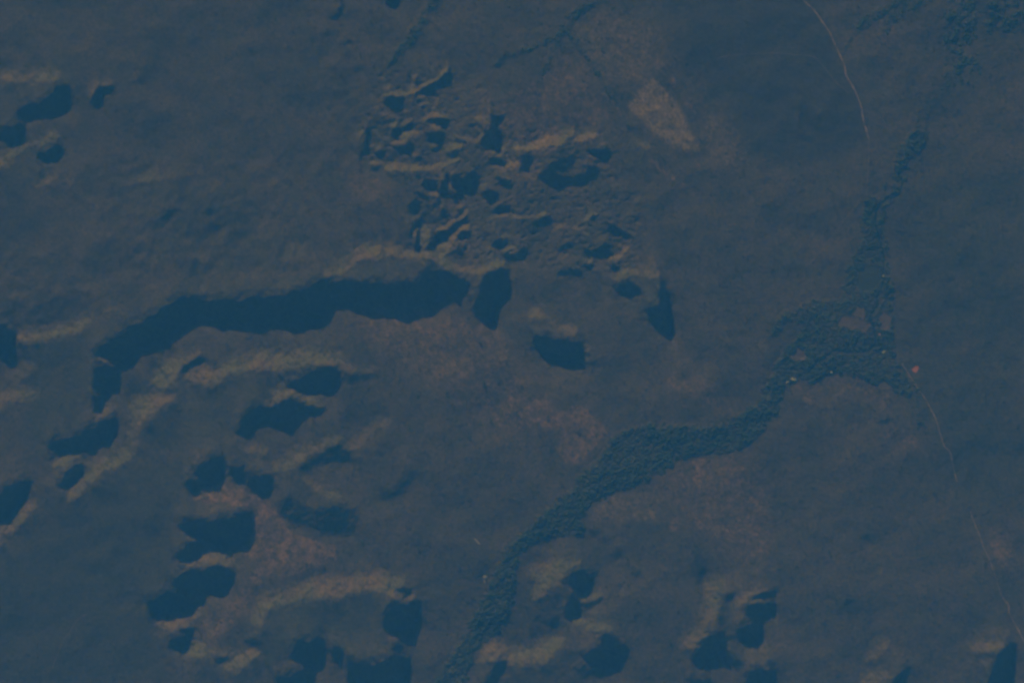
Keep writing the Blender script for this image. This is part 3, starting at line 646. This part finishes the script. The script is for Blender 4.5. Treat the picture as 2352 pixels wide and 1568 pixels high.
# ---------------------------------------------------------------- materials
def mat(name): 
    m = bpy.data.materials.new(name); m.use_nodes = True
    b = m.node_tree.nodes['Principled BSDF']; b.inputs['Roughness'].default_value = .95
    b.inputs['Specular IOR Level'].default_value = 0.05
    return m, m.node_tree, b
def noise_node(n, scale, detail=4, rough=.6):
    t = n.nodes.new('ShaderNodeTexNoise'); t.inputs['Scale'].default_value = scale
    t.inputs['Detail'].default_value = detail; t.inputs['Roughness'].default_value = rough
    geo = n.nodes.get('geo') or n.nodes.new('ShaderNodeNewGeometry'); geo.name = 'geo'
    n.links.new(geo.outputs['Position'], t.inputs['Vector']); return t
def ramp(n, src, lo, hi, a=0.0, b=1.0):
    r = n.nodes.new('ShaderNodeMapRange'); r.inputs['From Min'].default_value = lo; r.inputs['From Max'].default_value = hi
    r.inputs['To Min'].default_value = a; r.inputs['To Max'].default_value = b
    n.links.new(src, r.inputs['Value']); return r.outputs[0]
def mix(n, fac, a, b, mode='MIX'):
    x = n.nodes.new('ShaderNodeMix'); x.data_type = 'RGBA'; x.blend_type = mode
    for s, v in ((x.inputs['Factor'], fac), (x.inputs['A'], a), (x.inputs['B'], b)):
        if hasattr(v, 'links'): n.links.new(v, s)
        else: s.default_value = v if not isinstance(v, tuple) else (*v, 1)
    return x.outputs['Result']
def math_node(n, op, a, b):
    x = n.nodes.new('ShaderNodeMath'); x.operation = op
    for s, v in ((x.inputs[0], a), (x.inputs[1], b)):
        if hasattr(v, 'links'): n.links.new(v, s)
        else: s.default_value = v
    return x.outputs[0]
def attr(n, name):
    a = n.nodes.new('ShaderNodeAttribute'); a.attribute_name = name; return a.outputs['Fac']
def simple(name, a, b, scale):
    m, n, bs = mat(name); t = noise_node(n, scale)
    n.links.new(mix(n, ramp(n, t.outputs[0], .35, .65), a, b), bs.inputs['Base Color']); return m
def land_material():
    m, n, bs = mat('savanna land')
    big = noise_node(n, 1/1400, 3).outputs[0]; mid = noise_node(n, 1/330, 5, .65).outputs[0]; fin = noise_node(n, 1/38, 4, .75).outputs[0]
    base = mix(n, ramp(n, big, .38, .62), (.086, .076, .060), (.094, .080, .066))
    base = mix(n, ramp(n, mid, .42, .62, 0, .5), base, (.106, .088, .076))
    base = mix(n, ramp(n, mid, .52, .36, 0, .5), base, (.064, .068, .050))
    base = mix(n, math_node(n, 'MULTIPLY', attr(n, 'green'), .8), base, (.058, .066, .045))  # green cover, plus lens falloff painted as darker ground at right
    base = mix(n, math_node(n, 'MULTIPLY', attr(n, 'dark'), .95), base, (.052, .053, .048))
    mott = ramp(n, noise_node(n, 1/110, 6, .75).outputs[0], .38, .62, .0, 1.25)
    base = mix(n, math_node(n, 'MULTIPLY', attr(n, 'warm'), mott), base, (.235, .150, .155))
    base = mix(n, math_node(n, 'MULTIPLY', attr(n, 'pale'), math_node(n, 'ADD', math_node(n, 'MULTIPLY', mott, .5), .45)), base, (.27, .195, .215))
    lit_rock = mix(n, ramp(n, noise_node(n, 1/420, 3, .6).outputs[0], .42, .6), (.105, .112, .085), (.150, .112, .100))
    base = mix(n, math_node(n, 'MULTIPLY', attr(n, 'rock'), .6), base, lit_rock)  # bare rock tint, also brightens the sunlit slopes in colour
    base = mix(n, math_node(n, 'MULTIPLY', attr(n, 'wood'), .9), base, (.048, .058, .042))
    k = math_node(n, 'ADD', math_node(n, 'MULTIPLY', fin, 1.35), .05)
    tn = n.nodes.new('ShaderNodeVectorMath'); tn.operation = 'MULTIPLY'; tn.inputs[1].default_value = (1.02, 1.07, 1.0)
    n.links.new(base, tn.inputs[0])
    v = n.nodes.new('ShaderNodeVectorMath'); v.operation = 'SCALE'
    n.links.new(tn.outputs[0], v.inputs[0]); n.links.new(k, v.inputs['Scale'])
    n.links.new(v.outputs[0], bs.inputs['Base Color'])
    return m
land = land_material()
# ---------------------------------------------------------------- objects out of the land sheet
def setp(o, label=None, cat=None, kind=None, group=None):
    if label: o['label'] = label
    if cat: o['category'] = cat
    if kind: o['kind'] = kind
    if group: o['group'] = group
    return o
def link(name, me, mats, parent=None):
    o = bpy.data.objects.new(name, me); C.collection.objects.link(o)
    for m in mats: me.materials.append(m)
    if parent: o.parent = parent
    return o
WX = (gx-1176)*M; WY = (784-gy)*M
VX = np.repeat(WX[None, :], NY, 0).ravel(); VY = np.repeat(WY[:, None], NX, 1).ravel(); VZ = Z.ravel()
rock = np.clip(blur(L, 3)*1.2+.25*wide+.2*bad, 0, 1)  # follows sun-facing slopes, so lit sides are painted lighter, plus hill rock
ATT = {'green': cov['G'], 'dark': cov['D'], 'warm': np.clip(cov['W'], 0, 1), 'pale': cov['P'], 'rock': rock, 'wood': np.clip(FM, 0, 1)}  # green includes lens falloff at right, rock includes painted brightening of sunlit slopes
region = np.zeros((NY-1, NX-1), np.int32)
def cellmask(poly):
    m = np.zeros((NY, NX), bool); r = raster(poly)
    if r: (j0, j1, i0, i1), ins = r; m[j0:j1, i0:i1] = ins
    return m[:-1, :-1]
foot = blur(np.clip(np.maximum(S, L)*2, 0, 1), 7)
foot = np.maximum(foot, (np.abs(h) > 4.0)*1.0)[:-1, :-1] > .22
for k, (nm, lab, poly) in enumerate(LANDFORMS):
    region[cellmask(poly) & foot & (region == 0)] = k+1
for k, (lab, poly) in enumerate(zip(FIELD_LABELS, FIELDS)):
    region[cellmask(poly)] = 100+k
def sheet(name, sel, extra=None):
    jj, ii = np.nonzero(sel)
    q = np.stack([(jj+1)*NX+ii, (jj+1)*NX+ii+1, jj*NX+ii+1, jj*NX+ii], 1)
    u, inv = np.unique(q.ravel(), return_inverse=True)
    co = np.stack([VX[u], VY[u], VZ[u]], 1)
    nv, nf = len(u), len(q); faces = inv.astype(np.int32)
    if extra is not None:
        ev, ef = extra; co = np.vstack([co, ev]); faces = np.concatenate([faces, (np.array(ef).ravel()+nv).astype(np.int32)]); nf += len(ef)
    me = bpy.data.meshes.new(name)
    me.vertices.add(len(co)); me.vertices.foreach_set('co', co.ravel())
    me.loops.add(nf*4); me.loops.foreach_set('vertex_index', faces)
    me.polygons.add(nf); me.polygons.foreach_set('loop_start', np.arange(0, nf*4, 4, dtype=np.int32))
    me.polygons.foreach_set('use_smooth', np.ones(nf, bool))
    me.update(calc_edges=True)
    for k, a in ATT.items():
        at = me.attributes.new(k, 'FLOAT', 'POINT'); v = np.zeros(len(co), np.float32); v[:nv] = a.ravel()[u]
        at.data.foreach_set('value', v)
    # true normals of the whole land, so that the separate sheets shade without seams
    nrm = np.zeros((len(co), 3)); nrm[:, 2] = 1; nrm[:nv] = NRM[u]
    me.normals_split_custom_set_from_vertices(nrm.tolist()) if nv < 400000 or name != 'ground' else None
    return me
gyz, gxz = np.gradient(Z, ST*M)
NRM = np.stack([-gxz, gyz, np.ones_like(Z)], -1); NRM /= np.linalg.norm(NRM, axis=-1, keepdims=True); NRM = NRM.reshape(-1, 3)
x0, x1, y0, y1 = WX[0], WX[-1], WY[-1], WY[0]; B = 100000.0
xs = [-B, x0, x1, B]; ys = [-B, y0, y1, B]
ev = [(x, y, 0.0) for y in ys for x in xs]; ef = []
for j in range(3):
    for i in range(3):
        if i == 1 and j == 1: continue
        a = j*4+i; ef.append((a, a+1, a+5, a+4))
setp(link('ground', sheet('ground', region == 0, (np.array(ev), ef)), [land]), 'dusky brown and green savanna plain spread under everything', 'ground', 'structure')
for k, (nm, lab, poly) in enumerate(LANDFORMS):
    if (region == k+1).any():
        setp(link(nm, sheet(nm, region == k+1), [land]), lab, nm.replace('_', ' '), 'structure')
field_mat = simple('dry field soil', (.085, .068, .064), (.105, .080, .074), 1/60)
green_field = simple('pasture', (.034, .045, .03), (.042, .050, .034), 1/60)
red_mat = simple('red laterite soil', (.33, .12, .10), (.38, .15, .12), 1/15)
for k, (lab, poly) in enumerate(zip(FIELD_LABELS, FIELDS)):
    if (region == 100+k).any():
        mm = red_mat if 'red' in lab else (green_field if 'green' in lab else field_mat)
        setp(link('field', sheet('field', region == 100+k), [mm]), lab, 'field', 'structure')
def zat(x, y):
    """height (m) of the land at map point"""
    u = min(max((x+MG)/ST, 0), NX-2); v = min(max((y+MG)/ST, 0), NY-2); i, j = int(u), int(v); u -= i; v -= j
    return float((Z[j, i]*(1-u)+Z[j, i+1]*u)*(1-v)+(Z[j+1, i]*(1-u)+Z[j+1, i+1]*u)*v)
def smooth_line(p, n=6):
    out = []
    for k in range(len(p)-1):
        a = p[max(k-1, 0)]; b = p[k]; c = p[k+1]; d = p[min(k+2, len(p)-1)]
        for s in range(n):
            t = s/n
            out.append(tuple(.5*((2*b[q])+(-a[q]+c[q])*t+(2*a[q]-5*b[q]+4*c[q]-d[q])*t*t+(-a[q]+3*b[q]-3*c[q]+d[q])*t**3) for q in (0, 1)))
    out.append(tuple(p[-1][:2])); return out
def ribbon(name, line, width, m, lift, jit=.25, cross=5, seed=3):
    p = smooth_line(line); q = []
    for a, b in zip(p, p[1:]):
        n = max(1, int(math.hypot(b[0]-a[0], b[1]-a[1])/2.0))
        q += [(a[0]+(b[0]-a[0])*s/n, a[1]+(b[1]-a[1])*s/n) for s in range(n)]
    q.append(p[-1]); r = random.Random(seed); v = []; f = []; j1 = j2 = 0; wob = 0
    for k, (x, y) in enumerate(q):
        a = q[max(k-1, 0)]; b = q[min(k+1, len(q)-1)]; L_ = math.hypot(b[0]-a[0], b[1]-a[1]) or 1
        nx, ny = -(b[1]-a[1])/L_, (b[0]-a[0])/L_
        j1 = j1*.8+r.uniform(-1, 1)*jit*width*.5; j2 = j2*.8+r.uniform(-1, 1)*jit*width*.5; wob = wob*.93+r.uniform(-1, 1)*.22
        for c in range(cross):
            t = (c/(cross-1)-.5)*width+(j1 if c == 0 else j2 if c == cross-1 else 0)+wob
            xx, yy = x+nx*t, y+ny*t
            v.append(((xx-1176)*M, (784-yy)*M, zat(xx, yy)+lift))
        if k:
            for c in range(cross-1):
                a0 = (k-1)*cross+c; f.append((a0, a0+1, a0+cross+1, a0+cross))
    me = bpy.data.meshes.new(name); me.from_pydata(v, [], f); me.update()
    if me.polygons and me.polygons[0].normal.z < 0: me.flip_normals()
    return link(name, me, [m])
dirt = simple('dirt track', (.26, .19, .165), (.095, .08, .068), 1/90)
dirt2 = simple('faint trail', (.135, .108, .095), (.085, .074, .062), 1/90)
for k, (nm, lab, wd, line, strong) in enumerate(TRACKS):
    setp(ribbon(nm, line, wd, dirt if strong else dirt2, 1.6, seed=k), lab, nm, 'structure')
wm, wn, wb = mat('river water'); wb.inputs['Base Color'].default_value = (.012, .022, .026, 1); wb.inputs['Roughness'].default_value = .25; wb.inputs['Specular IOR Level'].default_value = .5
setp(ribbon('river', RIVER, 4.5, wm, 1.5, seed=99), 'dark winding river between the green banks', 'river', 'structure')
# ---------------------------------------------------------------- woods
ICO = None
def ico():
    global ICO
    if ICO is None:
        import bmesh
        b = bmesh.new(); bmesh.ops.create_icosphere(b, subdivisions=1, radius=1.0)
        vs = np.array([v.co[:] for v in b.verts]); fs = np.array([[v.index for v in f.verts] for f in b.faces]); b.free()
        keep = (vs[fs].mean(1)[:, 2] > -.5); ICO = (vs, fs[keep])
    return ICO
def clumps(name, xs_, ys_, rad, hgt, seed):
    vs, fs = ico(); n = len(xs_); r = np.random.default_rng(seed)
    jit = 1+r.uniform(-.28, .28, (n, len(vs), 1))
    a = r.uniform(0, 6.28, n); ca, sa = np.cos(a), np.sin(a)
    X = vs[None, :, 0]*ca[:, None]-vs[None, :, 1]*sa[:, None]; Y = vs[None, :, 0]*sa[:, None]+vs[None, :, 1]*ca[:, None]
    P = np.stack([X*rad[:, None]*r.uniform(.8, 1.25, (n, 1)), Y*rad[:, None], np.repeat(vs[None, :, 2], n, 0)*hgt[:, None]*.55], -1)*jit
    zz = np.array([zat(x, y) for x, y in zip(xs_, ys_)])
    P[:, :, 0] += ((xs_-1176)*M)[:, None]; P[:, :, 1] += ((784-ys_)*M)[:, None]; P[:, :, 2] += (zz+hgt*.5)[:, None]
    F_ = (fs[None]+(np.arange(n)*len(vs))[:, None, None]).reshape(-1, 3)
    me = bpy.data.meshes.new(name); me.vertices.add(n*len(vs)); me.vertices.foreach_set('co', P.ravel())
    me.loops.add(len(F_)*3); me.loops.foreach_set('vertex_index', F_.ravel().astype(np.int32))
    me.polygons.add(len(F_)); me.polygons.foreach_set('loop_start', np.arange(0, len(F_)*3, 3, dtype=np.int32))
    me.update(calc_edges=True); return me
def leaf_mat(name, a, b, c):
    m, n, bs = mat(name); t = noise_node(n, 1/70, 3); t2 = noise_node(n, 1/260, 3)
    col = mix(n, ramp(n, t.outputs[0], .35, .65), a, b); col = mix(n, ramp(n, t2.outputs[0], .5, .68), col, c)
    n.links.new(col, bs.inputs['Base Color']); return m
leaf = leaf_mat('gallery forest leaves', (.030, .052, .030), (.046, .072, .040), (.068, .078, .052))
bushm = leaf_mat('bush leaves', (.024, .036, .024), (.038, .048, .032), (.05, .055, .04))
bark = simple('bark', (.10, .075, .055), (.14, .11, .08), 1/2)
def scatter(mask, step, thr, seed, box=None):
    r = np.random.default_rng(seed)
    xa = np.arange(-40, 2392, step); ya = np.arange(-40, 1608, step)
    X, Y = np.meshgrid(xa, ya); X = (X+r.uniform(-.55, .55, X.shape)*step).ravel(); Y = (Y+r.uniform(-.55, .55, Y.shape)*step).ravel()
    i = ((X+MG)/ST).astype(int); j = ((Y+MG)/ST).astype(int)
    k = r.uniform(0, 1, len(X)) < mask[j, i]*thr
    return X[k], Y[k]
dens = np.clip(FM*1.05+.25*nz2*FM+.2*nz*FM, 0, 1)*(1-np.clip(water_line*1.4, 0, 1))
used = np.zeros((NY, NX), bool)
for nm, lab, poly in WOODS:
    m_ = smask([(1.0, poly)], 0) > .5
    X, Y = scatter(dens*(m_ & ~used), 2.6, .95, 31); used |= m_
    if len(X) < 20: continue
    r = np.random.default_rng(5); rad = np.clip(r.lognormal(1.93, .30, len(X)), 4, 15)*(1+.25*np.clip(nz[((Y+MG)/ST).astype(int), ((X+MG)/ST).astype(int)], -1.5, 1.5))
    setp(link(nm, clumps(nm, X, Y, rad, rad*r.uniform(.5, .95, len(X)), 8), [leaf]), lab, 'forest', 'stuff')
bd = np.clip(.30+.22*nz+.12*nz2, .02, .8)*rough*(1-np.clip(FM*2, 0, 1))*(1-.75*np.clip(cov['P']+cov['W'], 0, 1))*(1-clear)
bd = bd*(1-.7*np.clip(cov['D'], 0, 1))
X, Y = scatter(bd, 4.6, .55, 41); r = np.random.default_rng(6); rad = r.uniform(4, 8.5, len(X))
setp(link('bushes', clumps('bushes', X, Y, rad, rad*r.uniform(.7, 1.2, len(X)), 9), [bushm]), 'countless small grey green bushes speckling the plain', 'bushes', 'stuff')
# lone trees: trunk and crown each
def tree_proto():
    root = bpy.data.objects.new('tree', None); C.collection.objects.link(root)
    r = random.Random(4); v = []; f = []
    prof = [(1.1, 0), (.8, 2.5), (.65, 6.0), (.4, 9.0)]
    for k, (rr, z) in enumerate(prof):
        for s in range(8): a = s*math.pi/4; v.append((rr*math.cos(a), rr*math.sin(a), z))
        if k:
            for s in range(8): f.append(((k-1)*8+s, (k-1)*8+(s+1) % 8, k*8+(s+1) % 8, k*8+s))
    for q in range(4):                                        # limbs
        a = q*1.57+.4; b = len(v); ex, ey, ez = 5*math.cos(a), 5*math.sin(a), 9.5
        for t, rr in ((0, .4), (1, .15)):
            for s in range(4): c = s*math.pi/2; v.append((ex*t+rr*math.cos(c), ey*t+rr*math.sin(c), 5+(ez-5)*t))
        for s in range(4): f.append((b+s, b+(s+1) % 4, b+4+(s+1) % 4, b+4+s))
    me = bpy.data.meshes.new('trunk'); me.from_pydata(v, [], f); me.update(); link('trunk', me, [bark], root)
    v = []; f = []; vs, fs = ico()
    for q in range(26):
        a = r.uniform(0, 6.28); d = r.uniform(0, 1)**.6*9.5; s = r.uniform(2.2, 4.4); b = len(v); cz = 10.5+2.2*(1-(d/9.5)**2)+r.uniform(-1, 1)
        for p in vs: k = r.uniform(.75, 1.2); v.append((d*math.cos(a)+p[0]*s*k, d*math.sin(a)+p[1]*s*k, cz+p[2]*s*.6*k))
        for t in fs: f.append(tuple(int(b+x) for x in t))
    me = bpy.data.meshes.new('crown'); me.from_pydata(v, [], f); me.update(); link('crown', me, [leaf], root)
    return root
proto = tree_proto(); rr = random.Random(12)
ORD = 'leftmost,second,third,fourth,fifth,sixth,seventh,eighth,ninth,tenth,eleventh,twelfth,thirteenth,fourteenth,fifteenth,sixteenth,seventeenth,eighteenth,nineteenth,twentieth'.split(',')
def tree_area(x, y):
    if y < 400: return 'around the forking streams up top'
    if x < 1176 and y < 1000: return 'on the plain below the escarpment'
    if x < 1176: return 'right of the green basin'
    if x < 1500 and y < 1170: return 'left of the river forest'
    if x < 1800: return 'south of the river forest'
    return 'on the wide lower right plain'
def tree_label(x, y):
    a = tree_area(x, y); k = sorted(p for p in TREES if tree_area(*p) == a).index((x, y))
    return 'dark lone tree %s, %s' % (a, 'leftmost one there' if k == 0 else ORD[k]+' from left')
for k, (x, y) in enumerate(TREES):
    if k == 0: o = proto
    else:
        o = proto.copy(); C.collection.objects.link(o)
        for ch in proto.children:
            c = ch.copy(); C.collection.objects.link(c); c.parent = o
    s = rr.uniform(1.1, 1.7)
    o.location = ((x-1176)*M, (784-y)*M, zat(x, y)-.4); o.rotation_euler = (0, 0, rr.uniform(0, 6.28)); o.scale = (s, s, s)
    setp(o, tree_label(x, y), 'tree', None, 'lone dark trees dotted over the plain')
# ---------------------------------------------------------------- buildings and outcrops
wallm = simple('clay wall', (.42, .34, .27), (.34, .27, .21), 1/3)
tin = simple('pale roofing', (.62, .60, .56), (.52, .49, .44), 1/3)
rust = simple('rusty roofing', (.45, .24, .17), (.36, .20, .15), 1/3)
doorm = simple('dark door', (.05, .04, .03), (.07, .05, .04), 1/2)
def box(v, f, x0, x1, y0, y1, z0, z1):
    b = len(v); v += [(x, y, z) for z in (z0, z1) for y in (y0, y1) for x in (x0, x1)]
    f += [(b+a, b+c, b+d, b+e) for a, c, d, e in ((0,2,3,1),(4,5,7,6),(0,1,5,4),(2,6,7,3),(0,4,6,2),(1,3,7,5))]
def mesh(name, v, f, m, parent):
    me = bpy.data.meshes.new(name); me.from_pydata(v, [], f); me.update(); return link(name, me, [m], parent)
def house(x, y, wl, wd, rot, roofm, label, group):
    root = bpy.data.objects.new('house', None); C.collection.objects.link(root)
    root.location = ((x-1176)*M, (784-y)*M, zat(x, y)-.3); root.rotation_euler = (0, 0, rot)
    v = []; f = []; box(v, f, -wl/2, wl/2, -wd/2, wd/2, 0, 3.2)
    b = len(v); v += [(-wl/2, -wd/2, 3.2), (-wl/2, wd/2, 3.2), (-wl/2, 0, 5.4), (wl/2, -wd/2, 3.2), (wl/2, wd/2, 3.2), (wl/2, 0, 5.4)]; f += [(b, b+2, b+1), (b+3, b+4, b+5)]
    mesh('wall', v, f, wallm, root)
    v = []; f = []; e = .8; t = .25
    for s in (-1, 1):
        b = len(v)
        for zz in (0, t):
            v += [(-wl/2-e, 0, 5.45+zz), (wl/2+e, 0, 5.45+zz), (wl/2+e, s*(wd/2+e), 3.0+zz), (-wl/2-e, s*(wd/2+e), 3.0+zz)]
        f += [(b, b+1, b+2, b+3), (b+4, b+7, b+6, b+5), (b, b+4, b+5, b+1), (b+1, b+5, b+6, b+2), (b+2, b+6, b+7, b+3), (b+3, b+7, b+4, b)]
    mesh('roof', v, f, roofm, root)
    v = []; f = []; box(v, f, -.6, .6, -wd/2-.08, -wd/2-.01, 0, 2.1); mesh('door', v, f, doorm, root)
    setp(root, label, 'house', None, group)
for hrow in HOUSES: house(hrow[0], hrow[1], hrow[2], hrow[3], hrow[4], tin if hrow[5] else rust, hrow[6], hrow[7])
rockm = simple('bare pale rock', (.27, .24, .23), (.20, .18, .17), 1/12)
def outcrop(x, y, sx, sy, hz, rot, label, m, seed):
    import bmesh
    b = bmesh.new(); bmesh.ops.create_icosphere(b, subdivisions=4, radius=1.0); r = random.Random(seed)
    ph = [(r.uniform(0, 6), r.uniform(1.5, 4.5), r.uniform(0, 6.28)) for _ in range(9)]
    for v_ in b.verts:
        k = 1+sum(.07*math.sin(p+q*(v_.co.x*math.cos(t)+v_.co.y*math.sin(t))*2+v_.co.z*2) for p, q, t in ph)
        z = v_.co.z; v_.co.x *= sx*k; v_.co.y *= sy*k; v_.co.z = max(-2, z*hz*k)
    me = bpy.data.meshes.new('rock_outcrop'); b.to_mesh(me); b.free()
    o = link('rock_outcrop', me, [m]); o.location = ((x-1176)*M, (784-y)*M, zat(x, y)); o.rotation_euler = (0, 0, rot)
    setp(o, label, 'rock')
for a in ROCKS: outcrop(*a[:7], rockm, a[7])
haze()
